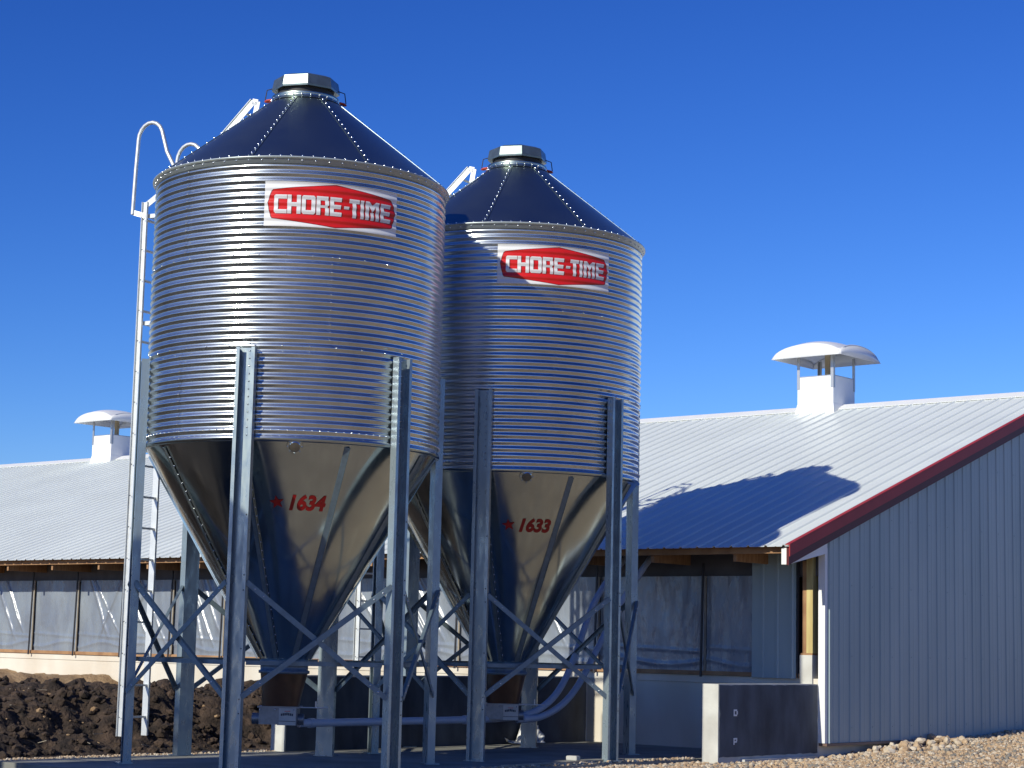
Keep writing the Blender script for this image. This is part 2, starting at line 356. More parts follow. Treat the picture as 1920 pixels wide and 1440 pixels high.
def make_ladder(root):
    a = radians(151); rad = 1.765; ra = Vector((cos(a), sin(a), 0)); tg = Vector((-sin(a), cos(a), 0)); zt = 5.42
    lad = empty('ladder', (0, 0, 0)); lad.parent = root
    for z in (2.95, 4.2, 5.28):
        m = MB()
        for s in (-1, 1): m.obox(ra*1.36+tg*.155*s+Vector((0, 0, z)), ra*rad+tg*.155*s+Vector((0, 0, z)), .04, .005, (0, 0, 1))
        m.obox(ra*(rad-.03)-tg*.16+Vector((0, 0, z)), ra*(rad-.03)+tg*.16+Vector((0, 0, z)), .04, .005, (0, 0, 1)); m.build('bracket', galv_lad, lad)
    for s in (-1, 1):
        r = MB(); th = .004
        prof = [(-.034, 0), (.034, 0), (.034, .024), (.030, .024), (.030, th), (-.030, th), (-.030, .024), (-.034, .024)]
        r.prof(prof, ra*rad+tg*.175*s+Vector((0, 0, .18)), ra*rad+tg*.175*s+Vector((0, 0, zt)), ra, tg*s)
        r.obox(ra*(rad-.01)+tg*.175*s+Vector((0, 0, zt-.03)), ra*1.40+tg*.175*s+Vector((0, 0, ZE+.22)), .06, .006, (0, 0, 1))
        for z in range(17): r.dome(ra*(rad)+tg*(.175*s+.026*s)+Vector((0, 0, .36+.305*z)), tg*s, .007, .004, mi=1)
        r.build('rail', [galv_lad, dark_m], lad)
    for z in range(17):
        r = MB(); zz = .36+.305*z; r.obox(ra*rad-tg*.175+Vector((0, 0, zz)), ra*rad+tg*.175+Vector((0, 0, zz)), .028, .018, ra); r.build('rung', galv_lad, lad)
    for s in (-1, 1):
        h = MB(); pts = []
        P2 = [(1.90, 5.30), (1.885, 5.75), (1.87, 6.02)]
        cx, cz, rr = 1.715, 6.05, .155
        for i in range(9):
            t = radians(0+i*155/8); P2.append((cx+rr*cos(t), cz+rr*sin(t)*1.1))
        P2 += [(1.50, 5.90), (1.33, 5.62), (1.26, 5.51)]
        h.tube([ra*(x-(.12 if s < 0 else 0))+tg*(.21 if s > 0 else .26)*s+Vector((0, 0, z-(.12 if s < 0 else 0))) for x, z in P2], .020, 10)
        h.obox(ra*(1.90 if s > 0 else 1.78)+tg*.21*s+Vector((0, 0, 5.32)), ra*(rad)+tg*.18*s+Vector((0, 0, 5.28)), .05, .008, (0, 0, 1))
        h.build('handrail', galv_lad, root)
    # ladder lying up the roof
    r0, r1 = 1.34, .50; up_ = .05
    def rp(rad_, s, h_): z = ZE+.01+(1.405-rad_)*(ZR-ZE-.01)/(1.405-RC); return ra*rad_+tg*.17*s+Vector((0, 0, z+h_))
    sl_ = (rp(r1, 0, 0)-rp(r0, 0, 0)).normalized(); nn = Vector((-sl_.z*ra.x*-1, 0, 0)); nn = sl_.cross(tg).normalized()
    if nn.z < 0: nn = -nn
    rlo = empty('roof_ladder', (0, 0, 0)); rlo.parent = root
    for s in (-1, 1):
        g = MB(); g.obox(rp(r0, s, .10), rp(r1, s, .19), .070, .006, nn); g.obox(rp(r0, s, .10)+nn*.034, rp(r1, s, .19)+nn*.034, .03, .005, tg)
        g.obox(rp(r0+.02, s, .015), rp(r0+.02, s, .12), .03, .03, tg)
        g.obox(rp(r1+.01, s, .20), rp(r1-.055, s, .13), .06, .006, nn); g.obox(rp(r1-.055, s, .14), rp(r1-.03, s, .012), .06, .006, sl_); g.build('rail', galv_lad, rlo)
    for i in range(5):
        f = (i+.35)/5; g = MB(); g.tube([rp(r0, -1, .10).lerp(rp(r1, -1, .19), f), rp(r0, 1, .10).lerp(rp(r1, 1, .19), f)], .014, 8); g.build('rung', galv_lad, rlo)

SU, SV, SA0, SZ0 = 1.254, .405, radians(-97.4), 4.765
def sign_fn(off, bulge=0):
    def f(u, v):
        z = SZ0+v; a = SA0+u/1.378
        r = R+AMP*.55*cos(2*pi*(z-ZB)/PIT)+AMP*.45+.003+off+.0012*noise.noise(Vector((u*6, v*9, 3)))
        return pol(a, r, z)
    return f
def make_sign(root):
    nu, nv = 48, 60; fn = sign_fn(0)
    m = MB(); m.grid([[fn(SU*i/nu, SV*j/nv) for i in range(nu+1)] for j in range(nv+1)])
    sg = m.build('sign', white_dec, root)
    O = [(.021, .523), (.032, .66), (.046, .80), (.06, .835), (.505, 1.0), (.940, .835), (.953, .81), (.975, .66), (.987, .523), (.975, .37), (.958, .20), (.945, .17), (.505, .012), (.055, .17), (.045, .21), (.030, .38)]
    O = [(u*SU, (v*.985)*SV) for u, v in O]; cu, cv = SU*.504, SV*.5
    def scaled(f): return [(cu+(u-cu)*(1-f*.35), cv+(v-cv)*(1-f)) for u, v in O]
    m = MB(); V, F = wrap([O], sign_fn(.0007), .03, .0085); m.add(V, F, True, 0)
    V, F = wrap([scaled(.035)], sign_fn(.0014), .03, .0085); m.add(V, F, True, 1)
    m.build('red_emblem', [dred_dec, red_dec], sg)
    L = [('C', .069, .159), ('H', .163, .257), ('O', .264, .360), ('R', .368, .457), ('E', .465, .549), ('-', .567, .605), ('T', .606, .684), ('I', .692, .718), ('M', .731, .842), ('E', .855, .940)]
    main, shadow = [], []
    for ch, a, b in L:
        t = .028*SU
        main += block_letter(ch, a*SU, .285*SV, (b-a)*SU, .415*SV, t)
        shadow += block_letter(ch, a*SU+.008, .285*SV-.004, (b-a)*SU, .415*SV, t)
    m = MB(); V, F = wrap(shadow, sign_fn(.0021), .03, .0085); m.add(V, F, True, 0)
    V, F = wrap(main, sign_fn(.0028), .03, .0085); m.add(V, F, True, 1)
    m.build('lettering', [dred_dec, white_dec], sg)

def hop_fn(a0, z0, off=.004):
    # u to the right along the cone, v up the slant
    sl_ = Vector((R-RH, 0, ZB-ZC)).normalized()
    def f(u, v):
        z = z0+v*sl_.z; r = rh(z); a = a0+u/r; return pol(a, r+off+.004*noise.noise(Vector((cos(a)*1.6, sin(a)*1.6, z*1.1))), z)
    return f
def make_number(hopper, digits):
    # star
    st = []; cx, cy, r_ = 0, 0, .068
    pts = [(cx+(r_ if i % 2 == 0 else r_*.42)*cos(radians(98-i*36)), cy+(r_ if i % 2 == 0 else r_*.42)*sin(radians(98-i*36))) for i in range(10)]
    fn = hop_fn(radians(-90.2), 2.340, .006)
    m = MB(); V, F = wrap([[(0, 0), pts[i], pts[(i+1) % 10]][::-1] for i in range(10)], fn, .03, .03); m.add(V, F)
    polys = text_mesh(digits, .175, .25, .0075)
    us = [u for p in polys for u, v in p]; vs_ = [v for p in polys for u, v in p]; u0, u1, v0, v1 = min(us), max(us), min(vs_), max(vs_)
    tw = radians(84.2-65.6)*1.02; th = .16
    polys = [[((u-u0)/(u1-u0)*tw, (v-v0)/(v1-v0)*th) for u, v in p] for p in polys]
    fn = hop_fn(radians(-84.3), 2.272, .006)
    V, F = wrap(polys, fn, .03, .03); m.add(V, F)
    return m.build('bin_number', num_m, hopper)

def make_outlet(root):
    m = MB(); m.lathe([(RH+.004, ZC+.01), (RH+.006, ZC-.01), (RH+.03, ZC-.012), (RH+.03, ZC-.028), (RH, ZC-.03), (RH-.002, ZC-.085), (RH+.014, ZC-.09), (RH+.014, ZC-.115), (RH-.01, ZC-.12)], 48)
    for d in range(16): m.dome(pol(radians(d*22.5), RH+.03, ZC-.02), pol(radians(d*22.5), 1, 0), .009, .01, mi=1)
    m.build('outlet_collar', [galv_br, bolt_m], root)
    m = MB(); n = 40; rows = []
    for i in range(9):
        f = i/8; z = ZC-.115-.30*f
        row = []
        for q in range(n+1):
            t = 2*pi*q/n; r = (RH-.004)*(1-f)+.165*f
            # becomes squarish below
            sq = 1/max(abs(cos(t)), abs(sin(t))); k = (1-f)+f*min(sq, 1.18); row.append((r*k*cos(t)-.02*f, r*k*sin(t), z))
        rows.append(row)
    m.grid(rows[::-1]); m.build('boot', boot_m, root)
    m = MB(); zt = ZC-.415
    m.box((-.215, -.17, zt-.015), (.17, .17, zt)); m.box((-.20, -.155, zt-.165), (-.03, .155, zt-.0155)); m.box((-.03, -.16, zt-.17), (.145, .16, zt-.0155))
    m.tube([(-.28, 0, zt-.12), (.20, 0, zt-.12)], .052, 14)
    for y in (-.16,):
        for x in (-.19, -.05, .12): m.dome((x, y-.01, zt-.03), (0, -1, 0), .009, .008, mi=1)
    u = m.build('feed_unloader', [box_m, bolt_m], root)
    m = MB(); m.box((-.015, -.166, zt-.168), (.14, -.161, zt-.012), mi=0)
    m.box((-.015, -.168, zt-.135), (.14, -.1665, zt-.130), mi=1)
    for i in range(7):
        x0 = .003+i*.0165; hgt = .026*(1-.06*abs(i-3)); m.box((x0, -.168, zt-.085+.006*(3-abs(i-3))/3), (x0+.013, -.1665, zt-.085+hgt+.006*(3-abs(i-3))/3), mi=1)
    m.box((.035, -.168, zt-.045), (.09, -.1665, zt-.040), mi=2)
    m.build('label_plate', [lab_m, labk_m, red_dec], u)
    m = MB(); m.tube([(.16, -.05, zt-.008), (.42, -.05, zt-.008)], .006, 6); m.tube([(.31, -.05, zt-.01), (.31, -.05, zt+.05)], .008, 6); m.build('slide_handle', galv_lad, u)

BIN1, BIN2 = (-2.0545, 18.3695), (0.0015, 20.8797)
def make_bin():
    root = empty('feed_bin', (BIN1[0], BIN1[1], 0))
    make_wall(root); make_roof(root); hp = make_hopper(root)
    for k in range(6): make_leg(k, root)
    make_frame(root); make_ladder(root); make_sign(root); make_outlet(root)
    return root, hp
bin1, hop1 = make_bin()
bin2 = copy_tree(bin1); bin2.location = (BIN2[0], BIN2[1], 0)
bin3 = copy_tree(bin1)
hop2 = [c for c in bin2.children if c.name.startswith('hopper')][0]
make_number(hop1, '1634'); make_number(hop2, '1633')
GB = 'galvanized feed bins in a row on the concrete pad'
tag(bin1, 'nearer and larger galvanized feed bin with red star and 1634 on its hopper', 'feed bin', GB)
tag(bin2, 'farther galvanized feed bin numbered 1633, part shaded, standing close to the barn eave', 'feed bin', GB)

# ------------------------------------------------------------------ the barn (local frame: x = -s along the eave, y = inward, z)
C0 = (3.4961, 22.0551); BR = atan2(-0.64938, 0.76046)
barn = empty('livestock_barn', (C0[0], C0[1], 0), BR)
tag(barn, 'long white metal roofed livestock barn with maroon gable trim and plastic film curtains', 'barn')
D1 = Vector((-0.76046, 0.64938)); D2 = Vector((0.64938, 0.76046))
def W(s, t, z=0): return Vector((C0[0]+s*D1.x+t*D2.x, C0[1]+s*D1.y+t*D2.y, z))
p3 = W(1.86, -15.2); bin3.location = (p3.x, p3.y, 0)
tag(bin3, 'galvanized feed bin out of the picture to the left whose shadow crosses the concrete pad', 'feed bin', GB)
HW, OV, ZEV, ZRG, LEN, RK = 6.35, .849, 2.268, 4.789, 34.0, .153
ZSD, ZSILL = .135, .8434
SLP = (ZRG-ZEV)/(HW+OV)
def zroof(t): return ZEV+(min(t, 2*HW-t)+OV)*SLP
def X(s): return -s
# foundation
m = MB()
m.box((X(LEN), 0, -.6), (X(.0), .2, .755)); m.box((X(LEN), -.012, .757), (X(.0), .2, ZSILL-.003))
m.box((X(.2), .2, -.6), (X(0), 2*HW, ZSD-.004)); m.box((X(LEN), 2*HW-.2, -.6), (X(.0), 2*HW, ZSILL)); m.box((X(LEN), .2, -.6), (X(LEN-.2), 2*HW, ZSILL))
m.build('foundation_wall', conc_cream, barn)
# wing walls
def ragged(m, plane_x, t0, t1, z0, z1, th, mi=0, n=26, amp=.010, seed=0, sgn=1):
    """tar sheet on a wall face (x = plane_x), ragged edges, thickness th"""
    pts = []
    for i in range(n+1): pts.append((t0+(t1-t0)*i/n, z1-amp*abs(noise.noise(Vector((i*.9, seed, 0))))*2))
    for i in range(n//2+1): pts.append((t1-amp*abs(noise.noise(Vector((i*.8, seed, 5))))*2, z1+(z0-z1)*(i+.5)/(n//2+1)))
    for i in range(n+1): pts.append((t1+(t0-t1)*i/n, z0+amp*noise.noise(Vector((i*.7, seed, 9)))))
    for i in range(n//2+1): pts.append((t0+amp*abs(noise.noise(Vector((i*.8, seed, 3))))*3, z0+(z1-z0)*(i+.5)/(n//2+1)))
    k = len(pts); vs = [(plane_x+sgn*th, a, b) for a, b in pts]+[(plane_x, a, b) for a, b in pts]
    fs = [tuple(range(k)), tuple(range(2*k-1, k-1, -1))]+[(i, k+i, k+(i+1) % k, (i+1) % k) for i in range(k)]
    m.add(vs, fs, mi=mi)
def wing(s0, s1, t0, zt_, zb_, lab, seed, marks):
    m = MB(); n = 14
    # slightly uneven cast end
    m.box((X(s1), t0, -.7), (X(s0), -.001, zt_))
    wv = m.build('wing_wall', conc, barn)
    c = MB(); ragged(c, X(s0), t0+.012, -.03, zb_, zt_-.008, .005, seed=seed)
    cc = c.build('tar_coating', tar_m, wv, label=lab)
    k = MB()
    for (tt, zz, kind) in marks:
        x = X(s0)+.0055
        if kind == 'D': ps = [R4(tt-.035, zz-.035, tt-.018, zz+.035), R4(tt-.018, zz+.018, tt+.025, zz+.035), R4(tt-.018, zz-.035, tt+.025, zz-.018), R4(tt+.018, zz-.018, tt+.040, zz+.018)]
        else: ps = [R4(tt-.035, zz-.035, tt-.018, zz+.035), R4(tt-.018, zz+.018, tt+.030, zz+.035), R4(tt-.018, zz-.014, tt+.025, zz+.002), R4(tt+.014, zz+.002, tt+.032, zz+.018)]
        for p_ in ps:
            (a0, b0), _, (a1, b1), _ = p_; k.box((x, a0, b0), (x+.004, a1, b1))
    if marks: k.build('white_marks', trimw, wv)
    else: pass
    return wv
wing(0, .20, -1.97, .782, .03, 'black tar coated face with two small white marks', 1, [(-1.66, .485, 'D'), (-1.66, .19, 'P')])
wing(3.27, 3.47, -5.02, .775, -.02, 'dark tar coated face turned to the feed bins', 4, [])
m = MB(); m.box((X(-.055), -1.55, -.5), (X(-.006), -.1, .0)); m.build('wing_footing', conc, barn)
# sill board
m = MB(); m.box((X(LEN), -.035, ZSILL), (X(.2), .12, ZSILL+.048)); m.build('sill_board', wood, barn)
# header and posts, curtains, cords, rafters
m = MB(); m.box((X(LEN), .03, 1.985), (X(.02), .10, zroof(.03)-.03)); m.build('header_board', head_m, barn)
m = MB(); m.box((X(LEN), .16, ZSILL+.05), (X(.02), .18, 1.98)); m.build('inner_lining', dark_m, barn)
posts = [14.509-1.14*k for k in range(-17, 12)]+[.93]
posts = sorted([s for s in posts if s < LEN])
posts[1] = 1.537
edges = [.26]+posts[1:]+[LEN-.05]
def curtain(s0, s1, seed):
    m = MB(); ns, nz_ = (120, 60) if seed < 18 else (20, 12); z0, z1 = ZSILL+.046, 1.99; rows = []
    rnd = random.Random(seed); creases = []
    if seed % 4 != 1 and seed > 3:
        for _ in range(rnd.choice((2, 3, 5))):
            side = -1 if rnd.random() < .85 else 1; u0 = rnd.uniform(.3, 1.15) if side < 0 else rnd.uniform(-.2, .6); sl2 = rnd.uniform(.35, .9)*side; creases.append((u0, sl2, rnd.uniform(.012, .030), rnd.uniform(.018, .035), rnd.uniform(.0, .25)))
    for j in range(nz_+1):
        v = j/nz_; row = []
        for i in range(ns+1):
            u = i/ns; y = .022*sin(pi*v)**.5*(1 if v > 0 else 0)
            yy = .012*noise.noise(Vector((u*2.1+seed*3.1, v*1.6, seed)))+.006*noise.noise(Vector((u*9+seed, v*2.5, 4)))
            for (u0, sl2, am, wd, vlow) in creases:   # diagonal pulls from top corner downwards
                d = (u-(u0+(1-v)*sl2)); yy -= am*math.exp(-(d/wd)**2)*max(0, min(1, (v-vlow)*4))
            yy -= .010*math.exp(-((v-.10-.04*sin(u*5+seed))/.02)**2)+.007*math.exp(-((v-.2-.05*u)/.015)**2)
            row.append((X(s0+(s1-s0)*u), y*0+yy-.004, z0+(z1-z0)*v))
        rows.append(row)
    m.grid(rows); return m.build('film_curtain', film, barn)
for i in range(len(edges)-1):
    curtain(edges[i]+.02, edges[i+1]-.02, i+2)
for i, s in enumerate(edges[1:-1]):
    m = MB(); m.box((X(s-.012), -.050, ZSILL+.05), (X(s-.036), -.034, 1.99)); m.build('batten', batten_m, barn)
    m = MB(); m.obox((X(s+.010), -.075, ZSILL-.02), (X(s+.002), -.055, 2.14), .024, .016, (1, 0, 0)); m.build('curtain_rod', cord_m, barn)
k = 0
s = 14.307-1.137*12
while s < LEN-.1:
    m = MB(); sl_ = SLP
    pts = [(-.70, zroof(-.70)-.045), (-.70, zroof(-.70)-.20), (.30, zroof(-.70)-.20), (.30, zroof(.3)-.045)]
    vs = [(X(s+d), t, z) for d in (-.02, .02) for t, z in pts]; n = len(pts)
    m.add(vs, [tuple(range(n)), tuple(range(2*n-1, n-1, -1))]+[(i, (i+1) % n, n+(i+1) % n, n+i) for i in range(n)])
    m.build('rafter_tail', wood, barn); s += 1.137
m = MB(); m.obox((X(LEN), -.722, zroof(-.722)-.068), (X(.02), -.722, zroof(-.722)-.068), .038, .085, (0, 1, 0)); m.build('eave_board', wood, barn)
m = MB(); m.obox((X(LEN), -.40, zroof(-.4)-.030), (X(.02), -.40, zroof(-.4)-.030), .085, .030, (0, 1, SLP)); m.build('purlin', wood, barn)
# roof steel with ribs every 9 inches
def ribbed(s0, s1, pitch, hgt, phase=0, minor=True):
    out = [(s0, 0)]; s = s0+phase
    while s < s1-.05:
        out += [(s+.012, 0), (s+.024, hgt), (s+.042, hgt), (s+.054, 0)]
        if minor: out += [(s+.120, 0), (s+.128, .0035), (s+.140, .0035), (s+.148, 0)]
        s += pitch
    out.append((s1, 0)); return out
rp_ = ribbed(-RK, LEN, .2286, .019, .05)
nrm = Vector((0, -SLP, 1)).normalized()
m = MB()
m.grid([[(X(s), t, zroof(t))+Vector((0, 0, 0)) if False else Vector((X(s), t, zroof(t)))+nrm*h for s, h in rp_] for t in (-OV, HW)], smooth=False)
m.grid([[Vector((X(s), t, zroof(t)))+Vector((0, SLP, 1)).normalized()*h for s, h in rp_] for t in (HW, 2*HW+OV)], smooth=False)
rf = m.build('roof', roof_m, barn)
sm_ = rf.modifiers.new('thick', 'SOLIDIFY'); sm_.thickness = .002; sm_.offset = -1
m = MB(); 
m.grid([[Vector((X(s), t, zroof(t)-.006)) for s in (-RK+.01, LEN)] for t in (-OV+.05, HW-.02)], smooth=False); m.build('roof_underlay', insul, rf)
m = MB()
pr = [(-.20, -.20*SLP+.012), (-.02, .026), (.0, .030), (.02, .026), (.20, -.20*SLP+.012), (.19, -.20*SLP+.0), (0, .012), (-.19, -.20*SLP)]
m.prof([(a, b+.014) for a, b in pr], (X(LEN), HW, ZRG), (X(-RK), HW, ZRG), (0, 1, 0), (0, 0, 1)); m.build('ridge_cap', trimw, rf)
# closure shadow strip under the ridge cap lip
# gable wall siding (ribbed) built at s = -0.005
m = MB(); rows = ([], [])
gp = [(t, h*(1 if t < .2 else .55)) for t, h in ribbed(0, 2*HW, .2286, .019, .045)]
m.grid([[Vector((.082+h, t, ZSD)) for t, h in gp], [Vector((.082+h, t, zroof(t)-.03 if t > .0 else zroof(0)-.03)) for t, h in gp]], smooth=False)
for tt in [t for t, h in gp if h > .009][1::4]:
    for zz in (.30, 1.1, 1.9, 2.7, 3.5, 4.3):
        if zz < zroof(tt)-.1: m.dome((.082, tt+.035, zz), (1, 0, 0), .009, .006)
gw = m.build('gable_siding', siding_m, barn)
sm2 = gw.modifiers.new('thick', 'SOLIDIFY'); sm2.thickness = .001; sm2.offset = -1
# fine rib mismatch fix: ridge vertex
m = MB(); m.box((.002, 0, ZSD-.03), (.105, 2*HW, ZSD-.002)); m.build('base_trim', mat('brown_flashing', (.16, .10, .08), .5), barn)
m = MB(); m.box((.0865, -.012, ZSD), (.0, .0, 2.30)); m.box((.0835, .0, ZSD), (.0865, .040, 2.30)); m.build('corner_trim', trimw, barn)
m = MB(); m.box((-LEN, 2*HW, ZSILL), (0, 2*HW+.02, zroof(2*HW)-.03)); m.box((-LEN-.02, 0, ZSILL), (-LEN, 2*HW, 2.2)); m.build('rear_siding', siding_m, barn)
# corner post and pier seen beside the opening
m = MB(); m.box((X(.20), -.02, 1.122), (X(.145), .1, 2.15)); m.build('corner_stud', wood, barn)
m = MB(); m.box((X(.143), -.03, 1.122), (X(.062), .1, 2.20)); m.build('corner_stud', wood_y, barn)
m = MB(); m.box((X(.225), -.04, .78), (X(.062), .2, 1.10)); m.build('corner_pier', conc, barn)
m = MB(); m.box((X(.215), -.036, 1.10), (X(.062), .1, 1.121)); m.build('corner_plate', wood, barn)
m = MB(); gp2 = ribbed(.27, .86, .195, .016, .02, False)
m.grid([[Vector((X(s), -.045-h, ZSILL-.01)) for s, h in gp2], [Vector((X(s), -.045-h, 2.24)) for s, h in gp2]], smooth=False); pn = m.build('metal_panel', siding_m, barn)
x_ = pn.modifiers.new('thick', 'SOLIDIFY'); x_.thickness = .002
m = MB(); m.obox((X(.25), -.03, ZSILL), (X(.25), -.03, 2.2), .012, .03, (1, 0, 0)); m.build('curtain_rod', cord_m, barn)
# rake: maroon trim, boards, boxed return
def rake_band(tb, te, dz0, dz1, x0, x1):
    m = MB(); vs = []
    for t in (tb, te):
        for x, dz in ((x0, dz0), (x1, dz0), (x1, dz1), (x0, dz1)): vs.append((x, t, zroof(t)+dz))
    m.add(vs, [(0,1,2,3),(7,6,5,4),(0,4,5,1),(1,5,6,2),(2,6,7,3),(3,7,4,0)]); return m
rk1 = rake_band(-OV-.01, HW, -.105, .018, RK-.004, RK+.008)
t = rake_band(2*HW+OV, HW+.0, -.105, .018, RK-.004, RK+.008); rk1.add(t.v, t.f)
t = rake_band(-OV-.01, HW, .020, .030, RK-.05, RK+.008); rk1.add(t.v, t.f)
rk1.build('rake_trim', redtrim, barn)
rake_band(-OV+.01, HW-.01, -.205, -.022, RK-.050, RK-.018).build('rake_board', mat('shade_maroon_board', (.10, .018, .022), .5, spec=.3), barn)  # darker maroon than the trim: shade below the fascia put into the colour
sf = rake_band(-.1, HW-.01, -.19, -.178, .07, RK-.052); sf.build('rake_soffit', mat('maroon_soffit', (.10, .03, .03), .6), barn)
m = MB()
vs = []
for x in (.02, RK-.045):
    vs += [(x, -OV+.04, 2.075), (x, -.0, 2.075+.16), (x, -.0, zroof(0)-.06), (x, -OV+.04, zroof(-OV+.04)-.03)]
m.add(vs, [(3,2,1,0),(4,5,6,7),(0,1,5,4),(1,2,6,5),(2,3,7,6),(3,0,4,7)]); m.build('eave_return', trimw, barn)
m = MB(); m.box((RK-.044, -OV+.035, 2.085), (RK-.03, -OV+.10, 2.20)); m.build('eave_return', trimw, barn)

# ridge ventilators
def vent(sc):
    b = .31; hwc = .57; zc_, zt_, ztop = 5.505, 5.24, 5.80
    m = MB(); bz = ZRG+.015-b*SLP-.03
    # box open at top, flared apron
    for (x0, y0, x1, y1) in ((-b, -b, b, -b+.02), (-b, b-.02, b, b), (-b, -b+.02, -b+.02, b-.02), (b-.02, -b+.02, b, b-.02)):
        m.box((X(sc)+x0, HW+y0, ZRG-.25), (X(sc)+x1, HW+y1, zt_))
    ap = [(-b-.03, -.10), (-b-.004, .14)]
    vs = []
    for k_, (e, dz) in enumerate(((b+.035, -.02), (b+.004, .16))):
        for sx, sy in ((-1,-1),(1,-1),(1,1),(-1,1)): vs.append((X(sc)+sx*e, HW+sy*e, bz+dz))
    m.add(vs, [(0,1,5,4),(1,2,6,5),(2,3,7,6),(3,0,4,7)])
    vb = m.build('roof_ventilator', vent_w, barn)
    m = MB(); m.box((X(sc)-b+.02, HW-b+.02, ZRG-.05), (X(sc)+b-.02, HW+b-.02, ZRG-.03)); m.build('ventilator_throat', dark_m, vb)
    m = MB()
    for (x0, y0, x1, y1) in ((-b-.004, -b-.004, b+.004, -b+.022), (-b-.004, b-.022, b+.004, b+.004), (-b-.004, -b+.022, -b+.022, b-.022), (b-.022, -b+.022, b+.004, b-.022)):
        m.box((X(sc)+x0, HW+y0, zt_), (X(sc)+x1, HW+y1, zt_+.012))
    m.build('ventilator_rim', vent_s, vb)
    for sx, sy in ((-1,-1),(1,-1),(1,1),(-1,1)):
        m = MB(); cx, cy = X(sc)+sx*(b+.003), HW+sy*(b+.003)
        m.box((cx, cy, zt_-.18), (cx-sx*.045, cy-sy*-.005, zc_+.06)); m.box((cx, cy+sy*-.0, zt_-.18), (cx+sx*.005, cy-sy*.045, zc_+.06)); m.build('cap_post', vent_s, vb)
    m = MB(); m.box((X(sc)-.035, HW+.02, ZRG), (X(sc)+.035, HW+.09, zc_+.15)); m.build('winch_post', mat('tan_post', (.42, .33, .20), .6), vb)
    # cap: shallow cross-vaulted dome on a square
    m = MB(); n = 24; rows = []
    for j in range(n+1):
        row = []
        for i in range(n+1):
            u, v = -1+2*i/n, -1+2*j/n
            h = .055+.225*(1-u*u)**.5*.0 if False else .055+.235*(sqrt(max(0, 1-.93*u*u))-.2646+.0)*(sqrt(max(0, 1-.93*v*v))*.62+.38)/.74
            if max(abs(u), abs(v)) > .999: h = .055+.235*max(0, (sqrt(max(0, 1-.93*min(abs(u), abs(v))**2))-.2646))/.74*.62
            row.append((X(sc)+u*hwc, HW+v*hwc, zc_+h))
        rows.append(row)
    m.grid(rows)
    for ed, flip in ((rows[0], 0), (rows[-1], 1), ([r[0] for r in rows], 1), ([r[-1] for r in rows], 0)):
        lo = [(X(sc)+(x-X(sc))*1.045, HW+(y-HW)*1.045, zc_) for x, y, z in ed]
        rr = [lo, ed] if flip == 0 else [ed, lo]
        m.grid(rr, smooth=True)
    cp = m.build('ventilator_cap', vent_w, vb)
    md = cp.modifiers.new('thick', 'SOLIDIFY'); md.thickness = .008
vent(3.769); vent(20.839)

# ------------------------------------------------------------------ feed pipes
def smooth_path(P, n=6):
    P = [Vector(p) for p in P]; out = []
    for i in range(len(P)-1):
        p0, p1, p2, p3_ = P[max(i-1, 0)], P[i], P[i+1], P[min(i+2, len(P)-1)]
        for k in range(n):
            t = k/n; out.append(.5*((2*p1)+(-p0+p2)*t+(2*p0-5*p1+4*p2-p3_)*t*t+(-p0+3*p1-3*p2+p3_)*t**3))
    return out+[P[-1]]
A = [(0.25, 21.07, 0.412), (0.462, 21.264, 0.529), (0.621, 21.549, 0.72), (0.755, 21.881, 1.003), (0.87, 22.249, 1.313), (0.991, 22.646, 1.617), (1.161, 23.067, 1.891), (1.409, 23.51, 2.204)]
B = [(0.199, 20.95, 0.365), (0.37, 21.094, 0.381), (0.55, 21.305, 0.462), (0.693, 21.551, 0.578), (0.828, 21.823, 0.754), (0.978, 22.117, 1.024), (1.138, 22.429, 1.32), (1.406, 22.757, 1.795), (1.679, 23.1, 2.192)]
m = MB(); m.tube(smooth_path([(-1.90, 18.37, .372), (-1.2, 19.3, .368), (-.45, 20.35, .362), (-.05, 20.93, .366)]+A), .037, 14)
for p in ((-1.80, 18.51, .371), (-.40, 20.42, .362)):
    d = Vector((.58, .81, 0)); m.tube([Vector(p)-d*.035, Vector(p)+d*.035], .045, 12)
tag(m.build('feed_pipe', pvc_m), 'long grey feed pipe leading from the nearer bin past the farther bin to the eave', 'pipe', 'grey auger pipes of the feed bins')
m = MB(); m.tube(smooth_path([(.13, 20.90, .360)]+B), .037, 14)
m.tube([Vector((.19, 20.945, .365)), Vector((.24, 20.985, .368))], .046, 12)
tag(m.build('feed_pipe', pvc_m), 'lower grey feed pipe curving up from the farther bin into the eave', 'pipe', 'grey auger pipes of the feed bins')

# ------------------------------------------------------------------ ground, pad, soil, stones
def gz(s, t):
    z = -.035+.045*max(0, t+.3) if s < .35 else -.06
    if s < .35: z = -.035+.045*max(0.0, t+.3) if t < 9 else -.035+.045*9.3
    return z+.012*noise.noise(Vector((s*1.3, t*1.3, 0)))
def lines(segs):
    out = []
    for a, b, st in segs:
        x = a
        while x < b-1e-6: out.append(x); x += st
    out.append(segs[-1][1]); return out
sx = lines([(-1500, -300, 300), (-300, -60, 60), (-60, -12, 8), (-12, -6, .6), (-6, 1, .12), (1, 4, .5), (4, 60, 8), (60, 300, 60), (300, 1500, 300)])
ty = lines([(-1500, -300, 300), (-300, -60, 60), (-60, -12, 6), (-12, -7, .6), (-7, 8, .12), (8, 14, .6), (14, 60, 8), (60, 300, 60), (300, 1500, 300)])
m = MB(); m.grid([[W(s, t, gz(s, t) if abs(s) < 40 and abs(t) < 40 else -.06) for s in sx] for t in ty][::-1])
gt = gravel_g.node_tree; gb = gt.nodes['Principled BSDF']; old = gb.inputs['Base Color'].links[0].from_socket
